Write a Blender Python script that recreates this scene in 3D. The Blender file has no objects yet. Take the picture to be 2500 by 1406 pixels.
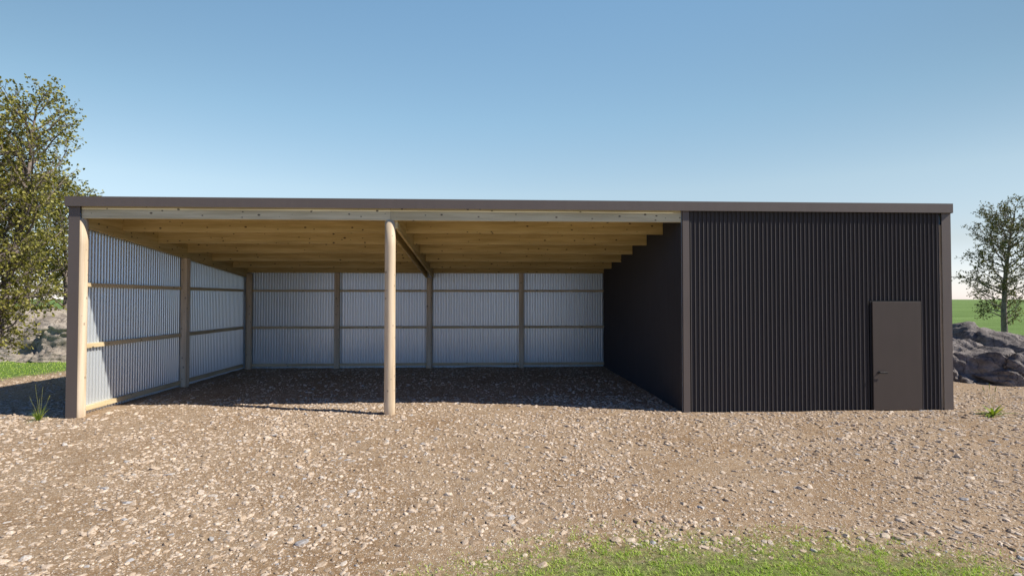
import bpy, bmesh, math, random
import numpy as np
from mathutils import Vector, Matrix, noise

random.seed(7); rng = np.random.default_rng(7)
S = bpy.context.scene
COL = S.collection
PI = math.pi

# ------------------------------------------------------------------ helpers
def link(name, me, mats=(), parent=None):
    o = bpy.data.objects.new(name, me); COL.objects.link(o)
    for m in mats: me.materials.append(m)
    if parent is not None:
        o.parent = parent
        # parts are modelled in world metres; thing empties are not rotated
        o.location = -Vector(parent['base']) if 'base' in parent else (0, 0, 0)
    return o

def tag(o, label=None, cat=None, group=None, kind=None):
    if label: o['label'] = label
    if cat: o['category'] = cat
    if group: o['group'] = group
    if kind: o['kind'] = kind
    return o

def thing(name, loc, label, cat, group=None):
    o = bpy.data.objects.new(name, None); COL.objects.link(o)
    o.location = loc; o.empty_display_size = 0.2
    tag(o, label, cat, group)
    return o

def np_mesh(name, verts, faces_flat, sizes, smooth=False, mat_idx=None):
    """fast mesh from numpy arrays"""
    me = bpy.data.meshes.new(name)
    verts = np.asarray(verts, dtype=np.float32)
    faces_flat = np.asarray(faces_flat, dtype=np.int32).ravel()
    sizes = np.asarray(sizes, dtype=np.int32)
    me.vertices.add(len(verts)); me.vertices.foreach_set('co', verts.ravel())
    me.loops.add(len(faces_flat)); me.loops.foreach_set('vertex_index', faces_flat)
    me.polygons.add(len(sizes))
    st = np.concatenate(([0], np.cumsum(sizes)[:-1])).astype(np.int32)
    me.polygons.foreach_set('loop_start', st)
    me.polygons.foreach_set('loop_total', sizes)
    me.polygons.foreach_set('use_smooth', np.full(len(sizes), smooth, dtype=bool))
    if mat_idx is not None:
        me.polygons.foreach_set('material_index', np.asarray(mat_idx, dtype=np.int32))
    me.update(calc_edges=True)
    return me

def bm_mesh(name, bm, smooth=False):
    me = bpy.data.meshes.new(name); bm.to_mesh(me); bm.free()
    if smooth:
        me.polygons.foreach_set('use_smooth', [True]*len(me.polygons))
    return me

def add_box(bm, x0, x1, y0, y1, z0, z1, shear=0.0):
    """box; shear = dz per metre of y"""
    vs = []
    for x in (x0, x1):
        for y in (y0, y1):
            for z in (z0, z1):
                vs.append(bm.verts.new((x, y, z + shear*(y-y0))))
    q = [(0,1,3,2), (4,6,7,5), (0,4,5,1), (2,3,7,6), (0,2,6,4), (1,5,7,3)]
    return [bm.faces.new([vs[i] for i in f]) for f in q]

def box(name, x0, x1, y0, y1, z0, z1, mat, parent=None, bevel=0.003, shear=0.0):
    bm = bmesh.new(); add_box(bm, x0, x1, y0, y1, z0, z1, shear)
    bmesh.ops.recalc_face_normals(bm, faces=bm.faces)
    if bevel: bmesh.ops.bevel(bm, geom=list(bm.edges), offset=bevel, segments=1, affect='EDGES')
    return link(name, bm_mesh(name, bm), [mat], parent)

def pole(name, x, y, z0, z1, r, mat, parent=None, seg=40):
    bm = bmesh.new()
    n = 8
    rings = []
    for k in range(n+1):
        t = k/n; z = z0+(z1-z0)*t
        rr = r*(1.0-0.03*t)
        rings.append([bm.verts.new((x+rr*math.cos(2*PI*i/seg), y+rr*math.sin(2*PI*i/seg), z)) for i in range(seg)])
    for a, b in zip(rings, rings[1:]):
        for i in range(seg):
            f = bm.faces.new((a[i], a[(i+1) % seg], b[(i+1) % seg], b[i])); f.smooth = True
    bm.faces.new(rings[0][::-1]); bm.faces.new(rings[-1])
    return link(name, bm_mesh(name, bm), [mat], parent)

# ------------------------------------------------------------------ materials
def mat(name):
    m = bpy.data.materials.new(name); m.use_nodes = True
    nt = m.node_tree; nt.nodes.clear()
    out = nt.nodes.new('ShaderNodeOutputMaterial')
    b = nt.nodes.new('ShaderNodeBsdfPrincipled')
    nt.links.new(b.outputs[0], out.inputs[0])
    return m, nt, b, out

def N(nt, t, **kw):
    n = nt.nodes.new('ShaderNode'+t)
    for k, v in kw.items():
        if k.startswith('i_'):
            key = k[2:]
            key = int(key) if key.isdigit() else key
            n.inputs[key].default_value = v
        else: setattr(n, k, v)
    return n

def L(nt, a, b): nt.links.new(a, b)

def ramp(nt, src, stops, interp='LINEAR'):
    r = nt.nodes.new('ShaderNodeValToRGB'); r.color_ramp.interpolation = interp
    e = r.color_ramp.elements
    while len(e) < len(stops): e.new(0.5)
    for i, (p, c) in enumerate(stops):
        e[i].position = p; e[i].color = (*c, 1) if len(c) == 3 else c
    L(nt, src, r.inputs[0]); return r

def mixc(nt, fac, a, b, blend='MIX'):
    m = nt.nodes.new('ShaderNodeMix'); m.data_type = 'RGBA'; m.blend_type = blend
    for s, v in ((0, fac), (6, a), (7, b)):
        if hasattr(v, 'links'): L(nt, v, m.inputs[s])
        elif isinstance(v, (int, float)): m.inputs[s].default_value = v
        else: m.inputs[s].default_value = (*v, 1)
    return m.outputs[2]

def math_(nt, op, a, b=None, c=None, clamp=False):
    m = nt.nodes.new('ShaderNodeMath'); m.operation = op; m.use_clamp = clamp
    for i, v in enumerate((a, b, c)):
        if v is None: continue
        if hasattr(v, 'links'): L(nt, v, m.inputs[i])
        else: m.inputs[i].default_value = v
    return m.outputs[0]

def wood(name, axis, light, dark, knot=0.85):
    """pale sawn pine; axis = grain direction"""
    m, nt, b, _ = mat(name)
    geo = N(nt, 'NewGeometry'); sep = N(nt, 'SeparateXYZ'); L(nt, geo.outputs['Position'], sep.inputs[0])
    X, Y, Z = sep.outputs
    oi = N(nt, 'ObjectInfo')
    jit = math_(nt, 'MULTIPLY', oi.outputs['Random'], 37.0)
    if axis == 'X': u, v, w = X, Z, math_(nt, 'ADD', Y, jit)
    elif axis == 'Y': u, v, w = Y, Z, math_(nt, 'ADD', X, jit)
    else: u, v, w = Z, math_(nt, 'ADD', X, Y), math_(nt, 'ADD', Y, jit)
    cg = N(nt, 'CombineXYZ')
    L(nt, math_(nt, 'MULTIPLY', u, 1.6), cg.inputs[0])
    L(nt, math_(nt, 'MULTIPLY', v, 42.0), cg.inputs[1])
    L(nt, math_(nt, 'MULTIPLY', w, 20.0), cg.inputs[2])
    n1 = N(nt, 'TexNoise', i_Scale=1.0, i_Detail=5.0, i_Roughness=0.6, i_Distortion=0.6); L(nt, cg.outputs[0], n1.inputs['Vector'])
    cg2 = N(nt, 'CombineXYZ')
    L(nt, math_(nt, 'MULTIPLY', u, 0.8), cg2.inputs[0])
    L(nt, math_(nt, 'MULTIPLY', v, 9.0), cg2.inputs[1])
    L(nt, jit, cg2.inputs[2])
    n2 = N(nt, 'TexNoise', i_Scale=1.0, i_Detail=3.0); L(nt, cg2.outputs[0], n2.inputs['Vector'])
    c1 = ramp(nt, n1.outputs[0], [(0.3, dark), (0.62, light)])
    c2 = ramp(nt, n2.outputs[0], [(0.32, (0.70, 0.67, 0.60)), (0.6, (1, 1, 1))])
    col = mixc(nt, 0.8, c1.outputs[0], c2.outputs[0], 'MULTIPLY')
    # per-board tint
    tint = ramp(nt, oi.outputs['Random'], [(0, (0.90, 0.88, 0.84)), (1, (1, 1, 1))])
    col = mixc(nt, 0.8, col, tint.outputs[0], 'MULTIPLY')
    # knots: 2-d cells on the face, only some of the cells carry a knot
    ck = N(nt, 'CombineXYZ')
    L(nt, math_(nt, 'MULTIPLY', u, 2.7), ck.inputs[0]); L(nt, math_(nt, 'ADD', math_(nt, 'MULTIPLY', v, 4.2), jit), ck.inputs[1])
    vo = N(nt, 'TexVoronoi', voronoi_dimensions='2D', i_Scale=1.6); L(nt, ck.outputs[0], vo.inputs['Vector'])
    sc = N(nt, 'SeparateColor'); L(nt, vo.outputs['Color'], sc.inputs[0])
    rad = math_(nt, 'MULTIPLY', math_(nt, 'SUBTRACT', sc.outputs[0], 0.30, clamp=True), 0.17)
    k = math_(nt, 'SUBTRACT', rad, vo.outputs['Distance'])
    kk = math_(nt, 'MULTIPLY', k, 60.0, clamp=True)
    ring = math_(nt, 'MULTIPLY', math_(nt, 'ADD', k, 0.06), 14.0, clamp=True)
    ring = math_(nt, 'MULTIPLY', ring, math_(nt, 'GREATER_THAN', sc.outputs[0], 0.34))
    col = mixc(nt, math_(nt, 'MULTIPLY', ring, 0.22), col, tuple(x*0.6 for x in dark))
    col = mixc(nt, math_(nt, 'MULTIPLY', kk, knot), col, (0.035, 0.018, 0.01))
    L(nt, col, b.inputs['Base Color'])
    b.inputs['Roughness'].default_value = 0.62
    bp = N(nt, 'Bump', i_Strength=0.25, i_Distance=0.003); L(nt, n1.outputs[0], bp.inputs['Height']); L(nt, bp.outputs[0], b.inputs['Normal'])
    return m

PINE_L, PINE_D = (0.82, 0.68, 0.44), (0.70, 0.55, 0.32)
SHL, SHD = (0.68, 0.545, 0.27), (0.54, 0.41, 0.17)
W_X = wood('pine_along_x', 'X', SHL, SHD)
W_Y = wood('pine_along_y', 'Y', SHL, SHD)
W_B = wood('pine_front_beam', 'X', (0.74, 0.68, 0.47), (0.62, 0.57, 0.38))
W_GX = wood('pine_girt_x', 'X', PINE_L, PINE_D)
W_GY = wood('pine_girt_y', 'Y', PINE_L, PINE_D)
W_Z = wood('pine_post', 'Z', (0.80, 0.67, 0.50), (0.74, 0.595, 0.42), 0.45)

def metal(name, col, rough, spec=0.5, metallic=0.0, var=0.12, scale=1.5, bump=0.12, rvar=1.0):
    m, nt, b, _ = mat(name)
    tc = N(nt, 'NewGeometry')
    n = N(nt, 'TexNoise', i_Scale=scale, i_Detail=6.0, i_Roughness=0.65); L(nt, tc.outputs['Position'], n.inputs['Vector'])
    mp = N(nt, 'Mapping'); mp.inputs['Scale'].default_value = (9, 9, 0.7); L(nt, tc.outputs['Position'], mp.inputs[0])
    n2 = N(nt, 'TexNoise', i_Scale=1.2, i_Detail=4.0); L(nt, mp.outputs[0], n2.inputs['Vector'])
    f = math_(nt, 'MULTIPLY', math_(nt, 'ADD', n.outputs[0], n2.outputs[0]), 0.5)
    c = ramp(nt, f, [(0.35, tuple(x*(1-var) for x in col)), (0.65, tuple(min(1, x*(1+var)) for x in col))])
    L(nt, c.outputs[0], b.inputs['Base Color'])
    rr = N(nt, 'MapRange'); rr.inputs['To Min'].default_value = rough-0.06*rvar; rr.inputs['To Max'].default_value = rough+0.08*rvar
    L(nt, n.outputs[0], rr.inputs[0]); L(nt, rr.outputs[0], b.inputs['Roughness'])
    b.inputs['Specular IOR Level'].default_value = spec
    b.inputs['Metallic'].default_value = metallic
    n3 = N(nt, 'TexNoise', i_Scale=0.9, i_Detail=2.0); L(nt, tc.outputs['Position'], n3.inputs['Vector'])
    bp = N(nt, 'Bump', i_Strength=bump, i_Distance=0.02); L(nt, n3.outputs[0], bp.inputs['Height']); L(nt, bp.outputs[0], b.inputs['Normal'])
    return m

M_TRIM = metal('brown_trim_metal', (0.135, 0.111, 0.096), 0.5, 0.4, var=0.05)
M_DOOR = metal('brown_door_metal', (0.078, 0.063, 0.053), 0.5, 0.25, var=0.05)
M_CLAD = metal('dark_corrugate', (0.070, 0.065, 0.065), 0.5, 0.08, var=0.05)
M_ROOF = metal('roof_corrugate', (0.12, 0.105, 0.095), 0.5)
M_LIN = metal('pale_inner_corrugate', (0.76, 0.81, 0.83), 0.30, 0.5, metallic=0.60, var=0.012, bump=0.0, rvar=0.0)
M_UNDER = metal('roof_underside', (0.34, 0.27, 0.17), 0.7)
M_BLK = metal('shade_gap_black', (0.012, 0.012, 0.013), 0.6, 0.3)
M_HAND = metal('door_handle_metal', (0.03, 0.028, 0.027), 0.35, 0.5, metallic=0.2)
M_GALV = metal('galvanised_bolt', (0.45, 0.46, 0.48), 0.35, 0.5, metallic=0.9)

# ------------------------------------------------------------------ the shed
XW, XP, XC = 15.95, 10.86, 5.55        # right end, partition, centre post
DEP = 6.74                             # back wall line
SLOPE = -0.0953
def zp(y): return 3.465 + SLOPE*(y-0.05)          # purlin bottoms
def zr(y): return zp(y) + 0.298                   # roof sheet underside

shed = thing('farm_shed', (0, 0, 0), 'long open-fronted farm shed of pine poles and corrugated metal with one closed dark bay', 'shed')

PITCH, AMP = 0.0795, 0.0145
def rib_narrow(u):
    return np.interp(np.mod(u, PITCH), [0.0, 0.025, 0.029, 0.032, 0.035, 0.049, 0.0525, PITCH], [0.0002, 0.0, 0.0290, 0.0325, 0.0316, 0.0215, 0.0, 0.0002])
def rib_pale(u):       # the trough side faces out, narrow crests face the bays
    return np.interp(np.mod(u, PITCH), [0.0, 0.003, 0.014, 0.021, 0.052, 0.059, 0.070, PITCH], [-0.010, -0.0095, 0.006, 0.0095, 0.0095, 0.006, -0.0095, -0.010])
def rib_wave(u):
    return AMP*np.sin(2*PI*u/PITCH)
def corrugated(name, u0, u1, vfun0, vfun1, place, parent, mats, thick=0.0014, spp=12, vseg=1, flip=False, prof=rib_wave):
    """sheet: u across the ribs, v along them; place(u, v, d) -> xyz with d the offset (out +)"""
    n = max(2, int(round((u1-u0)/PITCH*spp)))+1
    if prof is not rib_wave:          # pressed rib with exact fold lines
        per = np.array([0.0, 0.025, 0.029, 0.032, 0.035, 0.049, 0.0525]) if prof is rib_narrow else np.array([0.0, 0.003, 0.014, 0.021, 0.052, 0.059, 0.070])
        k0, k1 = int(np.floor(u0/PITCH)), int(np.ceil(u1/PITCH))
        us = (np.arange(k0, k1+1)[:, None]*PITCH+per[None]).ravel()
        us = np.concatenate(([u0], us[(us > u0+1e-4) & (us < u1-1e-4)], [u1])); n = len(us)
    else: us = np.linspace(u0, u1, n)
    d = prof(us)
    V = []; 
    for side in (1, -1):
        for j in range(vseg+1):
            t = j/vseg
            for u, dd in zip(us, d):
                v = vfun0(u)*(1-t)+vfun1(u)*t
                V.append(place(u, v, dd+side*thick/2))
    F = []; MI = []
    row = n; layer = n*(vseg+1)
    for s in range(2):
        for j in range(vseg):
            for i in range(n-1):
                a = s*layer+j*row+i
                q = (a, a+1, a+1+row, a+row)
                if (s == 1) != flip: q = q[::-1]
                F.append(q); MI.append(s)
    nb = len(F)
    base = len(V); V = V+[V[i] for i in range(n)]+[V[layer+i] for i in range(n)]+[V[vseg*row+i] for i in range(n)]+[V[layer+vseg*row+i] for i in range(n)]
    for i in range(n-1):                       # close the two rims (own vertices, so the shading stays clean)
        a = base+i; b = base+n+i; F.append((a, b, b+1, a+1)); MI.append(0)
        a = base+2*n+i; b = base+3*n+i; F.append((a, a+1, b+1, b)); MI.append(0)
    me = np_mesh(name, V, F, [4]*len(F), smooth=False, mat_idx=MI)
    sm = np.full(len(F), prof is rib_wave); sm[nb:] = False
    me.polygons.foreach_set('use_smooth', sm)
    return link(name, me, mats, parent)

# outside walls (dark outside, pale inside for the open bays)
ztop = lambda y: zr(y)-0.006
# left wall
corrugated('left_wall_panel', 0.02, DEP+0.035, lambda u: -0.03, lambda u: ztop(u), lambda u, v, d: (0.045-d, u, v), shed, [M_CLAD, M_LIN], prof=rib_pale)
# back wall, open part and closed part
corrugated('back_wall_panel', 0.04, XP+0.03, lambda u: -0.03, lambda u: ztop(DEP), lambda u, v, d: (u, DEP+0.012+d, v), shed, [M_CLAD, M_LIN], prof=rib_pale)
corrugated('back_wall_panel', XP+0.05, XW-0.03, lambda u: -0.03, lambda u: ztop(DEP), lambda u, v, d: (u, DEP+0.012+d, v), shed, [M_CLAD, M_LIN], prof=rib_pale)
corrugated('right_wall_panel', 0.02, DEP, lambda u: -0.03, lambda u: ztop(u), lambda u, v, d: (XW-0.035+d, u, v), shed, [M_CLAD, M_LIN])
# partition between open and closed bays (dark face towards the open bays)
corrugated('partition_panel', 0.03, DEP-0.01, lambda u: -0.03, lambda u: ztop(u)-0.002, lambda u, v, d: (XP+0.012-d, u, v), shed, [M_CLAD, M_LIN], prof=rib_narrow)
# front wall of the closed bay with the door opening
DX0, DX1, DZ = 14.375, 15.355, 2.025
FY = 0.033
pl = lambda u, v, d: (u, FY-d, v)
def fun(c): return lambda u: c
def joinmeshes(name, objs):
    """merge the pieces of one cladding surface into one mesh"""
    bm = bmesh.new()
    for o in objs: bm.from_mesh(o.data)
    me = bm_mesh(name, bm)
    mats = list(objs[0].data.materials)
    for o in objs: bpy.data.objects.remove(o)
    return link(name, me, mats, shed)
a = corrugated('p', XP+0.10, DX0, fun(-0.03), fun(ztop(0)), pl, shed, [M_CLAD, M_LIN], flip=True, prof=rib_narrow)
b_ = corrugated('p', DX0, DX1, fun(DZ), fun(ztop(0)), pl, shed, [M_CLAD, M_LIN], flip=True, prof=rib_narrow)
c_ = corrugated('p', DX1, XW-0.19, fun(-0.03), fun(ztop(0)), pl, shed, [M_CLAD, M_LIN], flip=True, prof=rib_narrow)
joinmeshes('front_wall_panel', [a, b_, c_])

# roof sheet (ribs run down the slope); starts behind a narrow slot at the fascia
R0 = 0.004
roof = corrugated('roof', -0.02, XW+0.02, fun(R0), fun(DEP+0.12), lambda u, v, d: (u, v, zr(v)+0.012+d+0.0), shed, [M_ROOF, M_UNDER], spp=8, vseg=6)
roof['label'] = 'low-pitched corrugated roof sloping down to the back'

# fascia boards and flashings
FT, FB = 3.832, 3.660
bm = bmesh.new()
add_box(bm, -0.022, XW+0.012, -0.062, -0.0585, FB, FT)
add_box(bm, -0.022, XP+0.06, -0.0585, -0.0352, FT-0.003, FT-0.0005)          # top return, slot behind it
add_box(bm, XP+0.06, XW+0.012, -0.0585, 0.02, FT-0.003, FT-0.0005)
add_box(bm, 0.19, XP+0.06, -0.0205, 0.06, 3.8000, 3.8015)                      # unseen strip added at the roof edge to shape the sunlit line on the beam
bmesh.ops.recalc_face_normals(bm, faces=bm.faces)
fas = link('fascia', bm_mesh('fascia', bm), [M_TRIM], shed)
fas['label'] = 'smooth brown front fascia running the full length of the roof edge'
for x0, x1 in ((-0.024, -0.020), (XW+0.0135, XW+0.0175)):
    box('barge_flashing', x0, x1, -0.0575, DEP+0.13, FB+0.0, FT-0.002, M_TRIM, shed, 0, shear=SLOPE)
box('rear_gutter', -0.02, XW+0.01, DEP+0.05, DEP+0.13, zr(DEP)-0.09, zr(DEP)-0.03, M_TRIM, shed, 0.004)

# corner trims
def ltrim(name, x0, x1, y1, z1, side):
    bm = bmesh.new()
    add_box(bm, x0, x1, -0.0045, -0.0025, -0.05, z1)
    if side < 0: add_box(bm, x0, x0+0.002, -0.0025, y1, -0.05, z1)
    if side > 0: add_box(bm, x1-0.002, x1, -0.0025, y1, -0.05, z1)
    if side == 0:
        add_box(bm, x0, x0+0.002, -0.0025, y1, -0.05, z1); add_box(bm, x1-0.002, x1, -0.0025, 0.03, -0.05, z1)
    bmesh.ops.recalc_face_normals(bm, faces=bm.faces)
    return link(name, bm_mesh(name, bm), [M_TRIM], shed)
ltrim('corner_trim', 0.006, 0.196, 0.20, 3.73, -1)
ltrim('corner_trim', 10.858, 10.980, 0.10, 3.73, 0)
ltrim('corner_trim', 15.785, 15.962, 0.20, 3.73, 1)

# posts
def post(x, y, z1, r=0.098):
    return pole('round_post', x, y, -0.3, z1, r, W_Z, shed)
post(0.166, 0.100, 3.460, 0.090)
post(XC-0.018, 0.108, 3.462)
post(0.245, DEP-0.12, zr(DEP)-0.31, 0.092)
post(XC, DEP-0.12, zp(DEP-0.1)-0.14, 0.092)
for x in (2.81, 8.315):
    box('square_post', x-0.07, x+0.07, DEP-0.15, DEP-0.012, -0.3, zp(DEP-0.06)-0.002, W_Z, shed)
box('square_post', 0.085, 0.220, 3.33, 3.49, -0.3, zp(3.3)-0.142, W_Z, shed)
for y in (0.10, 3.3, DEP-0.12):
    box('square_post', XW-0.19, XW-0.06, y-0.06, y+0.06, -0.3, zp(y)-0.01, W_Z, shed)

# front beam in two lengths
box('front_beam', 0.198, XC-0.0015, 0.032, 0.077, 3.462, 3.752, W_B, shed, 0.003)
box('front_beam', XC+0.0015, 10.845, 0.032, 0.077, 3.462, 3.752, W_B, shed, 0.003)
# purlins
RX0, RX1 = 0.20, 5.436
for y in (1.10, 2.23, 3.38, 4.53, 5.67, 6.63):
    z = zp(y)
    box('purlin', RX0+0.002, RX1-0.002, y, y+0.045, z, z+0.288, W_X, shed)
    box('purlin', 5.667, XP-0.004, y, y+0.045, z, z+0.288, W_X, shed)
# rafters (deeper than the purlins)
for x0, x1 in ((0.152, 0.198), (5.436, 5.482), (5.619, 5.665)):
    box('rafter', x0, x1, 0.080, DEP-0.02, zp(0.08)-0.14, zr(0.08)-0.008, W_Y, shed, 0.003, shear=SLOPE)
# girts
for z0, z1 in ((0.06, 0.135), (1.175, 1.245), (2.275, 2.335)):
    for x0, x1 in ((0.30, 2.738), (2.882, XC-0.075), (XC+0.075, 8.243), (8.387, XP-0.012)):
        box('girt', x0, x1, DEP-0.072, DEP-0.018, z0, z1, W_GX, shed)
    for y0, y1 in ((0.20, 3.298), (3.482, DEP-0.19)):
        box('girt', 0.062, 0.128, y0, y1, z0, z1+0.008, W_GY, shed)
# bolts through the doubled rafters at the posts
for x, y in ((XC, 0.118), (XC, DEP-0.12)):
    for dz in (0.05, 0.14):
        bm = bmesh.new()
        bmesh.ops.create_cone(bm, cap_ends=True, segments=6, radius1=0.012, radius2=0.012, depth=0.014,
                              matrix=Matrix.Translation((5.665+0.007, y+0.03, zp(y)-0.10+dz)) @ Matrix.Rotation(PI/2, 4, 'Y'))
        link('bolt', bm_mesh('bolt', bm), [M_GALV], shed)

# the door
box('door_frame', DX0+0.002, DX1-0.002, 0.002, 0.05, -0.02, DZ-0.002, M_BLK, shed, 0.0)  # black colour stands in for the shade in the gap round the door
door = box('door', 14.413, 15.345, -0.024, 0.0005, 0.004, 2.004, M_DOOR, shed, 0.0025)
door['label'] = 'plain flush brown door with a small lever handle'
bm = bmesh.new()
hz = 0.700; hy = -0.072
bmesh.ops.create_cone(bm, cap_ends=True, segments=20, radius1=0.024, radius2=0.022, depth=0.010,
                      matrix=Matrix.Translation((14.515, -0.0290, hz)) @ Matrix.Rotation(PI/2, 4, 'X'))
bmesh.ops.create_cone(bm, cap_ends=True, segments=14, radius1=0.009, radius2=0.009, depth=0.045,
                      matrix=Matrix.Translation((14.515, -0.054, hz)) @ Matrix.Rotation(PI/2, 4, 'X'))
link('door_handle', bm_mesh('door_handle', bm), [M_HAND], door)
box('door_lever', 14.503, 14.650, hy-0.005, hy+0.005, hz-0.018, hz+0.012, M_HAND, door, 0.002)

# ------------------------------------------------------------------ ground
CAM = Vector((7.278, -9.7376, 2.05))
def smooth(a, b, x):
    t = np.clip((x-a)/(b-a), 0, 1); return t*t*(3-2*t)
def vnoise(x, y, s, seed=0.0):
    return np.array([noise.noise(Vector((px*s, py*s, seed))) for px, py in zip(x, y)])

def axis_coords(lo, hi, step, far):
    core = np.arange(lo, hi+1e-6, step)
    out = []; d = step; v = hi
    while v < far:
        d *= 1.35; v += d; out.append(min(v, far))
    out2 = []; d = step; v = lo
    while v > -far:
        d *= 1.35; v -= d; out2.append(max(v, -far))
    return np.array(out2[::-1]+list(core)+out)
gx = axis_coords(-10, 24, 0.11, 4000.0)
gy = axis_coords(-8.5, 10, 0.11, 4000.0)
GX, GY = np.meshgrid(gx, gy)
def ground_h(x, y):
    inb = (x > -11) & (x < 25) & (y > -9.5) & (y < 11)
    h = np.zeros_like(x)
    idx = np.nonzero(inb)[0]
    xs, ys = x[idx], y[idx]
    hh = 0.016*vnoise(xs, ys, 0.9, 3.1)+0.011*vnoise(xs, ys, 2.9, 7.7)+0.004*vnoise(xs, ys, 6.5, 1.7)
    fade = smooth(-11, -9, xs)*(1-smooth(23, 25, xs))*smooth(-9.5, -8, ys)*(1-smooth(9, 11, ys))
    h[idx] = (hh-0.006)*fade
    return h
gh = ground_h(GX.ravel(), GY.ravel())
GV = np.stack([GX.ravel(), GY.ravel(), gh], 1)
nx, ny = len(gx), len(gy)
ii = (np.arange(ny-1)[:, None]*nx+np.arange(nx-1)[None, :]).ravel()
GF = np.stack([ii, ii+1, ii+1+nx, ii+nx], 1)
gme = np_mesh('ground', GV, GF, np.full(len(GF), 4), smooth=True)

# gravel / grass mask, shared by shader (nodes) and scatter (numpy)
# grass where: behind / left of the yard, and an ellipse near the camera
EL = (9.10, -7.40, 3.40, 2.42)
def grass_mask_np(x, y):
    n = 0.45*vnoise(x, y, 0.8, 11.0)+0.22*vnoise(x, y, 3.0, 12.0)
    e = 1.0-np.sqrt(((x-EL[0])/EL[2])**2+((y-EL[1])/EL[3])**2)
    front = e*2.3
    back = np.maximum.reduce([(y-5.9-0.25*(x+5.0))*np.where(x < 0, 1, 0)-np.where(x < 0, 0, 9), -4.9-x+(y-4.8)*0.30, y-6.9, x-27.0])*0.75
    return np.maximum(front, back)+n*0.45

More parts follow.
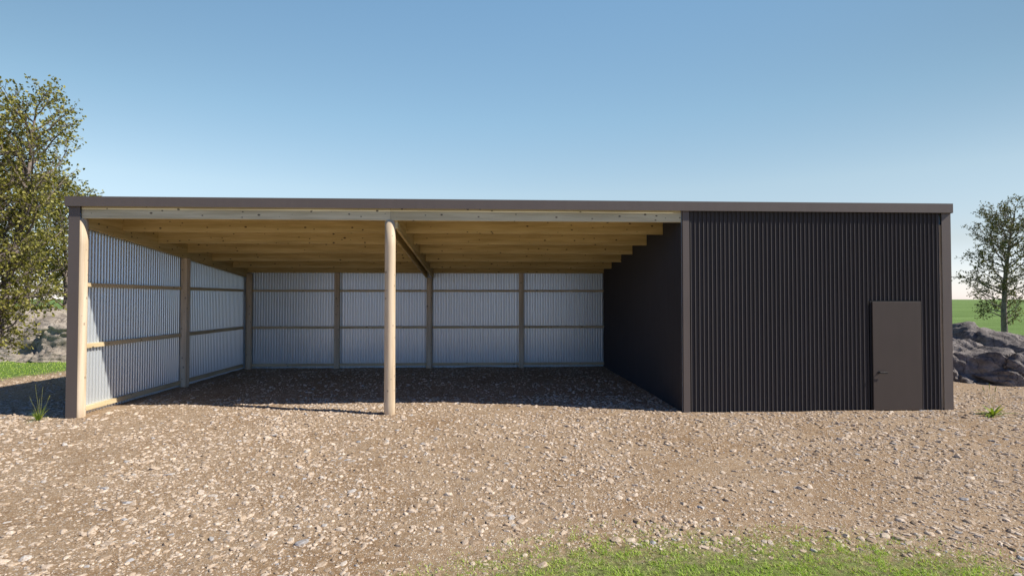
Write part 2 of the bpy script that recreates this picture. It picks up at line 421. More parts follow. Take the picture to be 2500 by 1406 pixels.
def ground_material():
    m, nt, b, _ = mat('gravel_and_grass')
    geo = N(nt, 'NewGeometry'); P = geo.outputs['Position']
    sep = N(nt, 'SeparateXYZ'); L(nt, P, sep.inputs[0]); X, Y, _z = sep.outputs
    # ---- mask
    ex = math_(nt, 'DIVIDE', math_(nt, 'SUBTRACT', X, EL[0]), EL[2])
    ey = math_(nt, 'DIVIDE', math_(nt, 'SUBTRACT', Y, EL[1]), EL[3])
    e = math_(nt, 'SQRT', math_(nt, 'ADD', math_(nt, 'MULTIPLY', ex, ex), math_(nt, 'MULTIPLY', ey, ey)))
    front = math_(nt, 'MULTIPLY', math_(nt, 'SUBTRACT', 1.0, e), 2.3)
    isl = math_(nt, 'LESS_THAN', X, 0.0)
    b1 = math_(nt, 'SUBTRACT', math_(nt, 'SUBTRACT', Y, 5.9), math_(nt, 'MULTIPLY', math_(nt, 'ADD', X, 5.0), 0.25))
    b1 = math_(nt, 'SUBTRACT', math_(nt, 'MULTIPLY', b1, isl), math_(nt, 'MULTIPLY', math_(nt, 'SUBTRACT', 1.0, isl), 9.0))
    b2 = math_(nt, 'ADD', math_(nt, 'SUBTRACT', -4.9, X), math_(nt, 'MULTIPLY', math_(nt, 'SUBTRACT', Y, 4.8), 0.30))
    b3 = math_(nt, 'SUBTRACT', Y, 6.9); b4 = math_(nt, 'SUBTRACT', X, 27.0)
    back = math_(nt, 'MULTIPLY', math_(nt, 'MAXIMUM', math_(nt, 'MAXIMUM', b1, b2), math_(nt, 'MAXIMUM', b3, b4)), 0.75)
    nm = N(nt, 'TexNoise', i_Scale=0.9, i_Detail=5.0, i_Roughness=0.6); L(nt, P, nm.inputs['Vector'])
    g = math_(nt, 'ADD', math_(nt, 'MAXIMUM', front, back), math_(nt, 'MULTIPLY', math_(nt, 'SUBTRACT', nm.outputs[0], 0.5), 0.7))
    nf = N(nt, 'TexNoise', i_Scale=14.0, i_Detail=4.0, i_Roughness=0.7); L(nt, P, nf.inputs['Vector'])
    gm = math_(nt, 'ADD', math_(nt, 'MULTIPLY', math_(nt, 'ADD', g, 0.05), 1.5), math_(nt, 'MULTIPLY', math_(nt, 'SUBTRACT', nf.outputs[0], 0.5), 2.2), clamp=True)
    # ---- dirt
    n1 = N(nt, 'TexNoise', i_Scale=0.75, i_Detail=5.0, i_Roughness=0.6); L(nt, P, n1.inputs['Vector'])
    n2 = N(nt, 'TexNoise', i_Scale=9.0, i_Detail=8.0, i_Roughness=0.72); L(nt, P, n2.inputs['Vector'])
    n3 = N(nt, 'TexNoise', i_Scale=70.0, i_Detail=4.0, i_Roughness=0.75); L(nt, P, n3.inputs['Vector'])
    mix = math_(nt, 'ADD', math_(nt, 'MULTIPLY', n2.outputs[0], 0.55), math_(nt, 'MULTIPLY', n3.outputs[0], 0.45))
    dirt = ramp(nt, mix, [(0.34, (0.18, 0.118, 0.075)), (0.48, (0.37, 0.262, 0.165)), (0.60, (0.51, 0.385, 0.255)), (0.72, (0.65, 0.52, 0.385))])
    patch = ramp(nt, n1.outputs[0], [(0.35, (0.78, 0.70, 0.60)), (0.58, (1, 1, 1))])
    col = mixc(nt, 0.75, dirt.outputs[0], patch.outputs[0], 'MULTIPLY')
    # fine grit: small cells, some of them pale stone
    v1 = N(nt, 'TexVoronoi', i_Scale=62.0, i_Randomness=1.0); L(nt, P, v1.inputs['Vector'])
    s1 = N(nt, 'SeparateColor'); L(nt, v1.outputs['Color'], s1.inputs[0])
    grit = math_(nt, 'MULTIPLY', math_(nt, 'LESS_THAN', v1.outputs['Distance'], 0.42), math_(nt, 'GREATER_THAN', s1.outputs[0], 0.62))
    v2 = N(nt, 'TexVoronoi', i_Scale=26.0, i_Randomness=1.0); L(nt, P, v2.inputs['Vector'])
    s2 = N(nt, 'SeparateColor'); L(nt, v2.outputs['Color'], s2.inputs[0])
    grit2 = math_(nt, 'MULTIPLY', math_(nt, 'LESS_THAN', v2.outputs['Distance'], 0.36), math_(nt, 'GREATER_THAN', s2.outputs[1], 0.72))
    gcol = ramp(nt, s1.outputs[1], [(0, (0.50, 0.43, 0.35)), (0.5, (0.68, 0.60, 0.49)), (1, (0.78, 0.72, 0.64))])
    col = mixc(nt, math_(nt, 'MULTIPLY', grit, 0.75), col, gcol.outputs[0])
    col = mixc(nt, math_(nt, 'MULTIPLY', grit2, 0.8), col, (0.66, 0.57, 0.46))
    # ---- grass
    mp = N(nt, 'Mapping'); mp.inputs['Scale'].default_value = (0.05, 0.16, 1.0); L(nt, P, mp.inputs[0])
    g1 = N(nt, 'TexNoise', i_Scale=1.0, i_Detail=6.0, i_Roughness=0.6); L(nt, mp.outputs[0], g1.inputs['Vector'])
    mpf = N(nt, 'Mapping'); mpf.inputs['Scale'].default_value = (0.008, 0.06, 1.0); L(nt, P, mpf.inputs[0])
    g3 = N(nt, 'TexNoise', i_Scale=1.0, i_Detail=6.0, i_Roughness=0.65); L(nt, mpf.outputs[0], g3.inputs['Vector'])
    g2 = N(nt, 'TexNoise', i_Scale=22.0, i_Detail=6.0, i_Roughness=0.75); L(nt, P, g2.inputs['Vector'])
    gmx = math_(nt, 'ADD', math_(nt, 'MULTIPLY', math_(nt, 'ADD', g1.outputs[0], g3.outputs[0]), 0.32), math_(nt, 'MULTIPLY', g2.outputs[0], 0.36))
    gc = ramp(nt, gmx, [(0.36, (0.07, 0.12, 0.028)), (0.5, (0.16, 0.26, 0.065)), (0.64, (0.27, 0.38, 0.13))])
    near = math_(nt, 'MULTIPLY', math_(nt, 'ADD', front, 1.0), 1.0, clamp=True)     # the small foreground patch: brown-green soil colour between its blades, so they stand out
    gcol2 = mixc(nt, near, gc.outputs[0], ramp(nt, g2.outputs[0], [(0.38, (0.13, 0.14, 0.05)), (0.6, (0.27, 0.34, 0.10))]).outputs[0])
    col = mixc(nt, gm, col, gcol2)
    L(nt, col, b.inputs['Base Color'])
    b.inputs['Roughness'].default_value = 0.9
    b.inputs['Specular IOR Level'].default_value = 0.15
    # ---- relief
    h = math_(nt, 'ADD', math_(nt, 'MULTIPLY', n2.outputs[0], 0.9), math_(nt, 'MULTIPLY', n3.outputs[0], 0.35))
    h = math_(nt, 'ADD', h, math_(nt, 'MULTIPLY', math_(nt, 'MULTIPLY', grit, math_(nt, 'SUBTRACT', 0.42, v1.outputs['Distance'])), 0.7))
    h = math_(nt, 'ADD', h, math_(nt, 'MULTIPLY', math_(nt, 'MULTIPLY', grit2, math_(nt, 'SUBTRACT', 0.36, v2.outputs['Distance'])), 1.6))
    h = math_(nt, 'ADD', h, math_(nt, 'MULTIPLY', g2.outputs[0], math_(nt, 'MULTIPLY', gm, 1.2)))
    bp = N(nt, 'Bump', i_Strength=0.85, i_Distance=0.022); L(nt, h, bp.inputs['Height']); L(nt, bp.outputs[0], b.inputs['Normal'])
    return m
ground = link('ground', gme, [ground_material()])
tag(ground, kind='structure')
ground['label'] = 'stony beige gravel yard merging into flat green pasture to the horizon'

# height lookup for scatter (bilinear over the grid)
H2 = gh.reshape(ny, nx)
def hz_at(x, y):
    ix = np.clip(np.searchsorted(gx, x)-1, 0, nx-2); iy = np.clip(np.searchsorted(gy, y)-1, 0, ny-2)
    tx = (x-gx[ix])/(gx[ix+1]-gx[ix]); ty = (y-gy[iy])/(gy[iy+1]-gy[iy])
    return (H2[iy, ix]*(1-tx)*(1-ty)+H2[iy, ix+1]*tx*(1-ty)+H2[iy+1, ix]*(1-tx)*ty+H2[iy+1, ix+1]*tx*ty)

# ------------------------------------------------------------------ gravel stones
def stone_template(sub, seed, lump):
    bm = bmesh.new(); bmesh.ops.create_icosphere(bm, subdivisions=sub, radius=1.0)
    for v in bm.verts:
        n = noise.noise(v.co*1.1+Vector((seed*7.3, seed*2.1, 0)))*lump + noise.noise(v.co*2.4+Vector((seed*3.3, 0, seed)))*lump*0.5
        v.co *= (1+n)
        if v.co.z > 0.45: v.co.z = 0.45+(v.co.z-0.45)*0.45
        # chop with a random plane for an angular look
        for q in range(6):
            r = random.Random(seed*10+q); d = Vector((r.uniform(-1, 1), r.uniform(-1, 1), r.uniform(-0.2, 1))).normalized()
            k = r.uniform(0.48, 0.80); t = v.co.dot(d)
            if t > k: v.co -= d*(t-k)
    bm.verts.ensure_lookup_table()
    vs = np.array([v.co[:] for v in bm.verts]); fs = np.array([[v.index for v in f.verts] for f in bm.faces]); bm.free()
    keep = (vs[fs][:, :, 2].max(1) > -0.30)      # buried underside never shows
    return vs, fs[keep]

def stone_field(xy, size, templates, sink):
    Vs, Fs, off = [], [], 0
    n = len(xy)
    ti = rng.integers(0, len(templates), n)
    for t, (tv, tf) in enumerate(templates):
        idx = np.nonzero(ti == t)[0]
        if len(idx) == 0: continue
        k = len(idx); s = size[idx]
        sx = s*rng.uniform(0.75, 1.35, k); sy = s*rng.uniform(0.6, 1.0, k); sz = s*rng.uniform(0.36, 0.78, k)
        a = rng.uniform(0, 2*PI, k); tl = rng.normal(0, 0.22, k)
        v = tv[None]*np.stack([sx, sy, sz], 1)[:, None, :]
        ct, stl = np.cos(tl)[:, None], np.sin(tl)[:, None]
        x = v[..., 0]*ct-v[..., 2]*stl; z = v[..., 0]*stl+v[..., 2]*ct; y = v[..., 1]
        ca, sa = np.cos(a)[:, None], np.sin(a)[:, None]
        X = x*ca-y*sa+xy[idx, 0][:, None]; Y = x*sa+y*ca+xy[idx, 1][:, None]
        Z = z+(hz_at(xy[idx, 0], xy[idx, 1])+sz*sink)[:, None]
        Vs.append(np.stack([X, Y, Z], 2).reshape(-1, 3))
        Fs.append((tf[None]+(np.arange(k)*len(tv))[:, None, None]+off).reshape(-1, 3)); off += k*len(tv)
    return np.concatenate(Vs), np.concatenate(Fs)

T1 = [stone_template(2, i+1, 0.30) for i in range(12)]
T0 = [stone_template(1, i+40, 0.30) for i in range(8)]
def sample_area(n, dmin, dmax, halfk=1.12, pad=1.2):
    """uniform points in the wedge of ground in front of the camera"""
    out = []; tot = 0
    while tot < n:
        x = rng.uniform(CAM.x-halfk*dmax-pad, CAM.x+halfk*dmax+pad, n*2); y = rng.uniform(CAM.y+dmin, CAM.y+dmax, n*2)
        ok = np.abs(x-CAM.x-0.046*(y-CAM.y)) < halfk*(y-CAM.y)+pad
        p = np.stack([x[ok], y[ok]], 1); out.append(p); tot += len(p)
    return np.concatenate(out)[:n]
def inside_walls(x, y):
    return ((x > XP-0.03) & (x < XW+0.03) & (y > -0.03) & (y < DEP+0.05)) | ((x > -0.02) & (x < 0.36) & (y > -0.02) & (y < DEP+0.1)) | ((x > 0) & (x < XP) & (y > DEP-0.05) & (y < DEP+0.1)) | (np.hypot(x-XC, y-0.118) < 0.13)
def filt(p, thr=0.55, clump=0.5):
    g = grass_mask_np(p[:, 0], p[:, 1])
    ok = (g < thr*rng.uniform(0.3, 1.25, len(p))) & ~inside_walls(p[:, 0], p[:, 1])
    if clump:
        c = vnoise(p[:, 0], p[:, 1], 1.1, 5.0)*0.6+vnoise(p[:, 0], p[:, 1], 0.35, 9.0)*0.5
        ok &= rng.uniform(0, 1, len(p)) < 0.62+clump*c
    return p[ok]
VV, FF, off = [], [], 0
def add_stones(n, dmin, dmax, smed, ssig, smax, T, sink, clump=0.8, thr=0.34):
    global off
    p = filt(sample_area(n, dmin, dmax), thr, clump)
    s = np.minimum(np.exp(rng.normal(math.log(smed), ssig, len(p))), smax)
    v, f = stone_field(p, s, T, sink)
    VV.append(v); FF.append(f+off); off += len(v)
add_stones(34000, 3.2, 7.0, 0.0155, 0.50, 0.055, T1, -0.02, 0.9)
add_stones(22000, 3.2, 6.6, 0.0050, 0.35, 0.012, T0, 0.10, 0.5)
add_stones(36000, 7.0, 11.5, 0.0225, 0.42, 0.055, T1, 0.0, 0.9)
add_stones(20000, 6.6, 10.5, 0.0075, 0.35, 0.02, T0, 0.10, 0.5)
add_stones(26000, 11.5, 18.5, 0.023, 0.38, 0.055, T0, 0.12)
stone_me = np_mesh('gravel', np.concatenate(VV), np.concatenate(FF), np.full(sum(len(f) for f in FF), 3), smooth=False)
def stone_material():
    m, nt, b, _ = mat('field_stone')
    geo = N(nt, 'NewGeometry')
    r = ramp(nt, geo.outputs['Random Per Island'], [(0, (0.38, 0.295, 0.21)), (0.3, (0.56, 0.46, 0.35)), (0.62, (0.66, 0.56, 0.45)), (0.93, (0.78, 0.69, 0.58)), (0.97, (0.58, 0.57, 0.55)), (1.0, (0.46, 0.47, 0.49))])
    n = N(nt, 'TexNoise', i_Scale=60.0, i_Detail=5.0, i_Roughness=0.7); L(nt, geo.outputs['Position'], n.inputs['Vector'])
    c = ramp(nt, n.outputs[0], [(0.35, (0.66, 0.56, 0.46)), (0.6, (1, 1, 1))])
    L(nt, mixc(nt, 1.0, r.outputs[0], c.outputs[0], 'MULTIPLY'), b.inputs['Base Color'])
    b.inputs['Roughness'].default_value = 0.85; b.inputs['Specular IOR Level'].default_value = 0.2
    bp = N(nt, 'Bump', i_Strength=0.5, i_Distance=0.004); L(nt, n.outputs[0], bp.inputs['Height']); L(nt, bp.outputs[0], b.inputs['Normal'])
    return m
gv = link('gravel', stone_me, [stone_material()])
tag(gv, 'loose pale stones and pebbles strewn over the dirt yard', 'gravel', kind='stuff')

# ------------------------------------------------------------------ leaf / grass materials
def leaf_mat(name, stops, trans=0.35, rough=0.5):
    m, nt, b, out = mat(name)
    geo = N(nt, 'NewGeometry')
    r = ramp(nt, geo.outputs['Random Per Island'], stops)
    L(nt, r.outputs[0], b.inputs['Base Color'])
    b.inputs['Roughness'].default_value = rough; b.inputs['Specular IOR Level'].default_value = 0.35
    t = N(nt, 'BsdfTranslucent')
    L(nt, mixc(nt, 1.0, r.outputs[0], (1.25, 1.2, 0.45), 'MULTIPLY'), t.inputs[0])
    mx = N(nt, 'MixShader'); mx.inputs[0].default_value = trans
    L(nt, b.outputs[0], mx.inputs[1]); L(nt, t.outputs[0], mx.inputs[2]); L(nt, mx.outputs[0], out.inputs[0])
    return m
M_LEAF = leaf_mat('aspen_leaf', [(0, (0.08, 0.09, 0.02)), (0.35, (0.20, 0.20, 0.04)), (0.7, (0.36, 0.34, 0.075)), (1, (0.54, 0.50, 0.16))], 0.38, 0.45)
M_LEAF_G = leaf_mat('grey_green_leaf', [(0, (0.05, 0.058, 0.022)), (0.5, (0.11, 0.12, 0.045)), (0.85, (0.20, 0.19, 0.07)), (1, (0.34, 0.30, 0.12))], 0.30, 0.5)
M_GRASS = leaf_mat('grass_blade', [(0, (0.22, 0.38, 0.04)), (0.5, (0.46, 0.66, 0.10)), (0.85, (0.64, 0.78, 0.20)), (1, (0.76, 0.74, 0.38))], 0.35, 0.6)
M_WEED = leaf_mat('weed_leaf', [(0, (0.13, 0.22, 0.035)), (0.6, (0.26, 0.36, 0.06)), (1, (0.48, 0.50, 0.12))], 0.4, 0.5)
M_STEM = leaf_mat('dry_stem', [(0, (0.22, 0.26, 0.07)), (1, (0.42, 0.42, 0.14))], 0.2, 0.6)

def blades(pts, length, width, lean, seg=2):
    """curved tapering blades; pts (n,3)"""
    n = len(pts); a = rng.uniform(0, 2*PI, n); ln = length; w = width
    side = np.stack([-np.sin(a), np.cos(a), np.zeros(n)], 1); fwd = np.stack([np.cos(a), np.sin(a), np.zeros(n)], 1)
    V = np.zeros((n, 2*seg+1, 3))
    for k in range(seg):
        t = k/seg
        c = pts+fwd*(lean*ln*t**1.7)[:, None]; c[:, 2] += ln*t*(1-0.35*lean*t)
        ww = (w*(1-0.45*t)/2)[:, None]
        V[:, 2*k] = c-side*ww; V[:, 2*k+1] = c+side*ww
    c = pts+fwd*(lean*ln)[:, None]; c[:, 2] += ln*(1-0.35*lean); V[:, 2*seg] = c
    F = []
    for k in range(seg-1):
        F += [[2*k, 2*k+1, 2*k+3], [2*k, 2*k+3, 2*k+2]]
    F.append([2*seg-2, 2*seg-1, 2*seg])
    F = np.array(F)
    FF = (F[None]+(np.arange(n)*(2*seg+1))[:, None, None]).reshape(-1, 3)
    return V.reshape(-1, 3), FF

def grass_patch(n, x0, x1, y0, y1, thr0, thr1, lmin, lmax, wmin, wmax, name, label):
    x = rng.uniform(x0, x1, n); y = rng.uniform(y0, y1, n)
    g = grass_mask_np(x, y)
    cl = vnoise(x, y, 7.0, 21.0)*1.3+vnoise(x, y, 24.0, 2.0)*0.7
    p = np.clip((g-thr0)/(thr1-thr0), 0, 1)*(0.45+1.3*cl)
    ok = (rng.uniform(0, 1, n) < p) & ~inside_walls(x, y)
    x, y = x[ok], y[ok]; k = len(x)
    pts = np.stack([x, y, hz_at(x, y)-0.004], 1)
    v, f = blades(pts, rng.uniform(lmin, lmax, k), rng.uniform(wmin, wmax, k), rng.uniform(0.3, 1.3, k))
    o = link(name, np_mesh(name, v, f, np.full(len(f), 3)), [M_GRASS])
    tag(o, label, 'grass', kind='stuff'); return o
grass_patch(190000, 5.6, 13.2, -7.2, -4.6, -0.25, 0.70, 0.014, 0.042, 0.0030, 0.0070, 'grass', 'bright short green grass patch spreading into the gravel in the foreground')
grass_patch(70000, -13.0, -2.2, 4.0, 13.0, -0.1, 0.7, 0.03, 0.085, 0.006, 0.013, 'grass', 'green grass strip in front of the pale rock beyond the shed')

# ------------------------------------------------------------------ trees
def bark_mat(name, c0, c1):
    m, nt, b, _ = mat(name)
    geo = N(nt, 'NewGeometry')
    mp = N(nt, 'Mapping'); mp.inputs['Scale'].default_value = (1, 1, 0.35); L(nt, geo.outputs['Position'], mp.inputs[0])
    n = N(nt, 'TexNoise', i_Scale=16.0, i_Detail=6.0, i_Roughness=0.7); L(nt, mp.outputs[0], n.inputs['Vector'])
    r = ramp(nt, n.outputs[0], [(0.35, c0), (0.62, c1)])
    L(nt, r.outputs[0], b.inputs['Base Color']); b.inputs['Roughness'].default_value = 0.85
    bp = N(nt, 'Bump', i_Strength=0.5, i_Distance=0.01); L(nt, n.outputs[0], bp.inputs['Height']); L(nt, bp.outputs[0], b.inputs['Normal'])
    return m
M_BARK = bark_mat('aspen_bark', (0.10, 0.08, 0.068), (0.30, 0.245, 0.215))

class Tubes:
    def __init__(s): s.V = []; s.F = []; s.n = 0
    def add(s, pts, rad, sides):
        pts = np.array(pts, dtype=float); k = len(pts)
        tan = np.gradient(pts, axis=0); tan /= np.linalg.norm(tan, axis=1)[:, None]+1e-9
        ref = np.array([0.31, 0.95, 0.05]) if abs(tan[0][2]) > 0.6 else np.array([0, 0, 1.0])
        u = np.cross(tan, ref); u /= np.linalg.norm(u, axis=1)[:, None]+1e-9
        w = np.cross(tan, u)
        an = np.arange(sides)*2*PI/sides
        ring = pts[:, None]+np.array(rad)[:, None, None]*(u[:, None]*np.cos(an)[None, :, None]+w[:, None]*np.sin(an)[None, :, None])
        s.V.append(ring.reshape(-1, 3))
        i = np.arange(sides); j = (i+1) % sides
        for a in range(k-1):
            o = s.n+a*sides
            s.F.append(np.stack([o+i, o+j, o+sides+j, o+sides+i], 1))
        s.n += k*sides
    def mesh(s, name):
        F = np.concatenate(s.F); return np_mesh(name, np.concatenate(s.V), F, np.full(len(F), 4), smooth=True)

def make_tree(name, base, H, spread, seed, label, group=None, clear=0.12, leaf=0.062, nl1=46, stems=1, r0=0.11, density=1.0, upang=(28, 62), top_r=0.42, mid=0.36, nleaf=(2, 3), lm=None):
    R = random.Random(seed); nr = np.random.default_rng(seed)
    root = thing(name, base, label, 'tree', group)
    tr = Tubes(); tw = Tubes(); LP = []; LD = []
    def curve(p, d, ln, n, wob, up):
        pts = [np.array(p, float)]; d = np.array(d, float); d /= np.linalg.norm(d)
        for _ in range(n):
            d = d+nr.normal(0, wob, 3)+np.array([0, 0, up]); d /= np.linalg.norm(d)
            pts.append(pts[-1]+d*ln/n)
        return np.array(pts)
    def at(pts, t):
        f = t*(len(pts)-1); i = min(int(f), len(pts)-2); q = f-i
        return pts[i]*(1-q)+pts[i+1]*q, pts[i+1]-pts[i]
    def perp(d, ang):
        d = d/np.linalg.norm(d); r = nr.normal(0, 1, 3); r -= d*r.dot(d); r /= np.linalg.norm(r)
        return d*math.cos(ang)+r*math.sin(ang)
    for st in range(stems):
        sd = (nr.normal(0, 0.04), nr.normal(0, 0.04), 1) if stems == 1 else (0.10*math.cos(2.1*st+0.5), 0.10*math.sin(2.1*st+0.5), 1)
        hh = H*(1 if st == 0 else R.uniform(0.75, 0.92))
        trunk = curve((0, 0, -0.15), sd, hh, 14, 0.035, 0.03)
        rads = [r0*(1.25 if i == 0 else 1.0)*(1-i/15)**0.8+0.006 for i in range(15)]
        tr.add(trunk, rads, 12)
        ga = R.uniform(0, 6)
        for k in range(nl1):
            t = clear+(0.985-clear)*((k+R.random())/nl1)**0.92
            p, td = at(trunk, t); ga += 2.4+R.uniform(-.4, .4)
            # crown profile: widest a third of the way up, rounded top
            tt = (t-clear)/(1-clear); tt = 0.5*tt/mid if tt < mid else 0.5+0.5*(tt-mid)/(1-mid)
            prof = math.sin(PI*min(0.97, 0.12+tt*(0.86 if mid < 0.5 else 0.70)))**0.75
            ln = spread*max(top_r*0.4, prof)*R.uniform(0.75, 1.12)
            el = math.radians(R.uniform(*upang)-18*(1-t))
            d1 = (math.cos(ga)*math.cos(el), math.sin(ga)*math.cos(el), math.sin(el))
            b1 = curve(p, d1, ln, 8, 0.10, 0.035)
            rb = 0.0125*ln+0.006+0.10*rads[int(t*14)]
            tr.add(b1, [rb*(1-i/9.5)+0.0015 for i in range(9)], 6)
            n2 = int((4+ln*5.2)*density)
            for q in range(n2):
                t2 = 0.18+0.82*((q+R.random())/n2)
                p2, d2 = at(b1, min(t2, .999)); l2 = (0.20+0.42*ln*(1-t2*0.62))*R.uniform(0.7, 1.2)*0.9
                b2 = curve(p2, perp(d2, math.radians(R.uniform(28, 58))), l2, 5, 0.13, 0.045)
                tw.add(b2, [0.0058*(1-i/6.5)*(0.6+l2)+0.0012 for i in range(6)], 4)
                n3 = int(3+l2*8.5)
                for w in range(n3):
                    t3 = 0.2+0.8*((w+R.random())/n3)
                    p3, d3 = at(b2, min(t3, .999)); l3 = R.uniform(0.10, 0.26)
                    b3 = curve(p3, perp(d3, math.radians(R.uniform(25, 60))), l3, 3, 0.12, 0.03)
                    tw.add(b3, [0.0028, 0.0022, 0.0016, 0.001], 3)
                    for m in range(R.randint(*nleaf)):
                        pp, dd = at(b3, R.uniform(0.35, 0.999)); LP.append(pp+nr.normal(0, 0.018, 3)); LD.append(dd)
                    LP.append(b3[-1]); LD.append(b3[-1]-b3[-2])
    trunk_o = link('trunk', tr.mesh('trunk'), [M_BARK], root)
    twigs = link('branches', tw.mesh('branches'), [M_BARK], root)
    LP = np.array(LP); n = len(LP)
    # leaf shape: pointed oval, slightly folded along the midrib
    shape = np.array([(0, -0.1, 0), (0.36, 0.12, 0.10), (0.44, 0.48, 0.12), (0, 1.05, -0.02), (-0.44, 0.48, 0.12), (-0.36, 0.12, 0.10), (0, 0.5, -0.03)])
    fs = np.array([(0, 1, 6), (1, 2, 6), (2, 3, 6), (3, 4, 6), (4, 5, 6), (5, 0, 6)])
    s = leaf*nr.uniform(0.65, 1.25, n)
    ydir = nr.normal(0, 0.75, (n, 3))+np.array([0, 0, -0.35]); ydir /= np.linalg.norm(ydir, axis=1)[:, None]
    zz = nr.normal(0, 0.8, (n, 3))+np.array([0, 0, 0.5]); xdir = np.cross(ydir, zz); xdir /= np.linalg.norm(xdir, axis=1)[:, None]
    zdir = np.cross(xdir, ydir)
    V = LP[:, None]+s[:, None, None]*(shape[None, :, 0:1]*xdir[:, None]+shape[None, :, 1:2]*ydir[:, None]+shape[None, :, 2:3]*zdir[:, None])
    F = (fs[None]+(np.arange(n)*7)[:, None, None]).reshape(-1, 3)
    cr = link('crown', np_mesh('crown', V.reshape(-1, 3), F, np.full(len(F), 3)), [lm or M_LEAF], root)
    print(label, 'leaves', n)
    return root

TG = None
make_tree('broadleaf_tree', (-4.72, 3.85, 0), 7.1, 1.62, 12, 'largest leafy tree at the left, its full crown rising far above the shed roof', stems=3, r0=0.10, nl1=46, clear=0.12, leaf=0.058, density=1.0, mid=0.6, nleaf=(1, 3))
make_tree('broadleaf_tree', (-10.4, 12.1, 0), 6.9, 1.9, 23, 'slim leafy tree behind the pale rock, between the largest tree and the shed', r0=0.085, nl1=40, clear=0.10, leaf=0.07)
make_tree('broadleaf_tree', (-9.87, 13.08, 0), 7.0, 2.2, 31, 'leafy tree behind the roof corner of the shed, rising just above its left end', r0=0.10, nl1=44, clear=0.13, leaf=0.07)
make_tree('broadleaf_tree', (32.1, 15.15, 0), 6.15, 1.9, 47, 'lone sparse tree behind the dark rock at the right end of the shed', r0=0.135, nl1=50, clear=0.15, leaf=0.058, density=0.95, upang=(22, 58), mid=0.5, lm=M_LEAF_G)

# ------------------------------------------------------------------ rocks
def rock_mat(name, c0, c1, c2):
    m, nt, b, _ = mat(name)
    geo = N(nt, 'NewGeometry'); P = geo.outputs['Position']
    n1 = N(nt, 'TexNoise', i_Scale=1.3, i_Detail=6.0, i_Roughness=0.6, i_Distortion=0.5); L(nt, P, n1.inputs['Vector'])
    n2 = N(nt, 'TexNoise', i_Scale=11.0, i_Detail=8.0, i_Roughness=0.72); L(nt, P, n2.inputs['Vector'])
    v = N(nt, 'TexVoronoi', feature='DISTANCE_TO_EDGE', i_Scale=2.3)
    mx = N(nt, 'VectorMath', operation='ADD'); sc = N(nt, 'VectorMath', operation='SCALE'); sc.inputs[3].default_value = 0.7
    nv = N(nt, 'TexNoise', i_Scale=1.8, i_Detail=4.0); L(nt, P, nv.inputs['Vector']); L(nt, nv.outputs['Color'], sc.inputs[0])
    L(nt, P, mx.inputs[0]); L(nt, sc.outputs[0], mx.inputs[1]); L(nt, mx.outputs[0], v.inputs['Vector'])
    crack = math_(nt, 'MULTIPLY', math_(nt, 'SUBTRACT', 0.022, v.outputs['Distance'], clamp=True), 45.0, clamp=True)
    f = math_(nt, 'ADD', math_(nt, 'MULTIPLY', n1.outputs[0], 0.5), math_(nt, 'MULTIPLY', n2.outputs[0], 0.5))
    c = ramp(nt, f, [(0.36, c0), (0.5, c1), (0.63, c2)])
    col = mixc(nt, math_(nt, 'MULTIPLY', crack, 0.5), c.outputs[0], tuple(x*0.35 for x in c0))
    L(nt, col, b.inputs['Base Color']); b.inputs['Roughness'].default_value = 0.85; b.inputs['Specular IOR Level'].default_value = 0.25
    h = math_(nt, 'SUBTRACT', math_(nt, 'ADD', n2.outputs[0], math_(nt, 'MULTIPLY', n1.outputs[0], 0.6)), math_(nt, 'MULTIPLY', crack, 0.5))
    bp = N(nt, 'Bump', i_Strength=0.8, i_Distance=0.05); L(nt, h, bp.inputs['Height']); L(nt, bp.outputs[0], b.inputs['Normal'])
    return m
M_ROCKL = rock_mat('pale_rock', (0.19, 0.160, 0.132), (0.36, 0.315, 0.265), (0.49, 0.435, 0.37))
M_ROCKR = rock_mat('shade_toned_rock', (0.09, 0.080, 0.078), (0.24, 0.215, 0.20), (0.42, 0.375, 0.34))  # darker colour carries the shade this rock mostly stands in

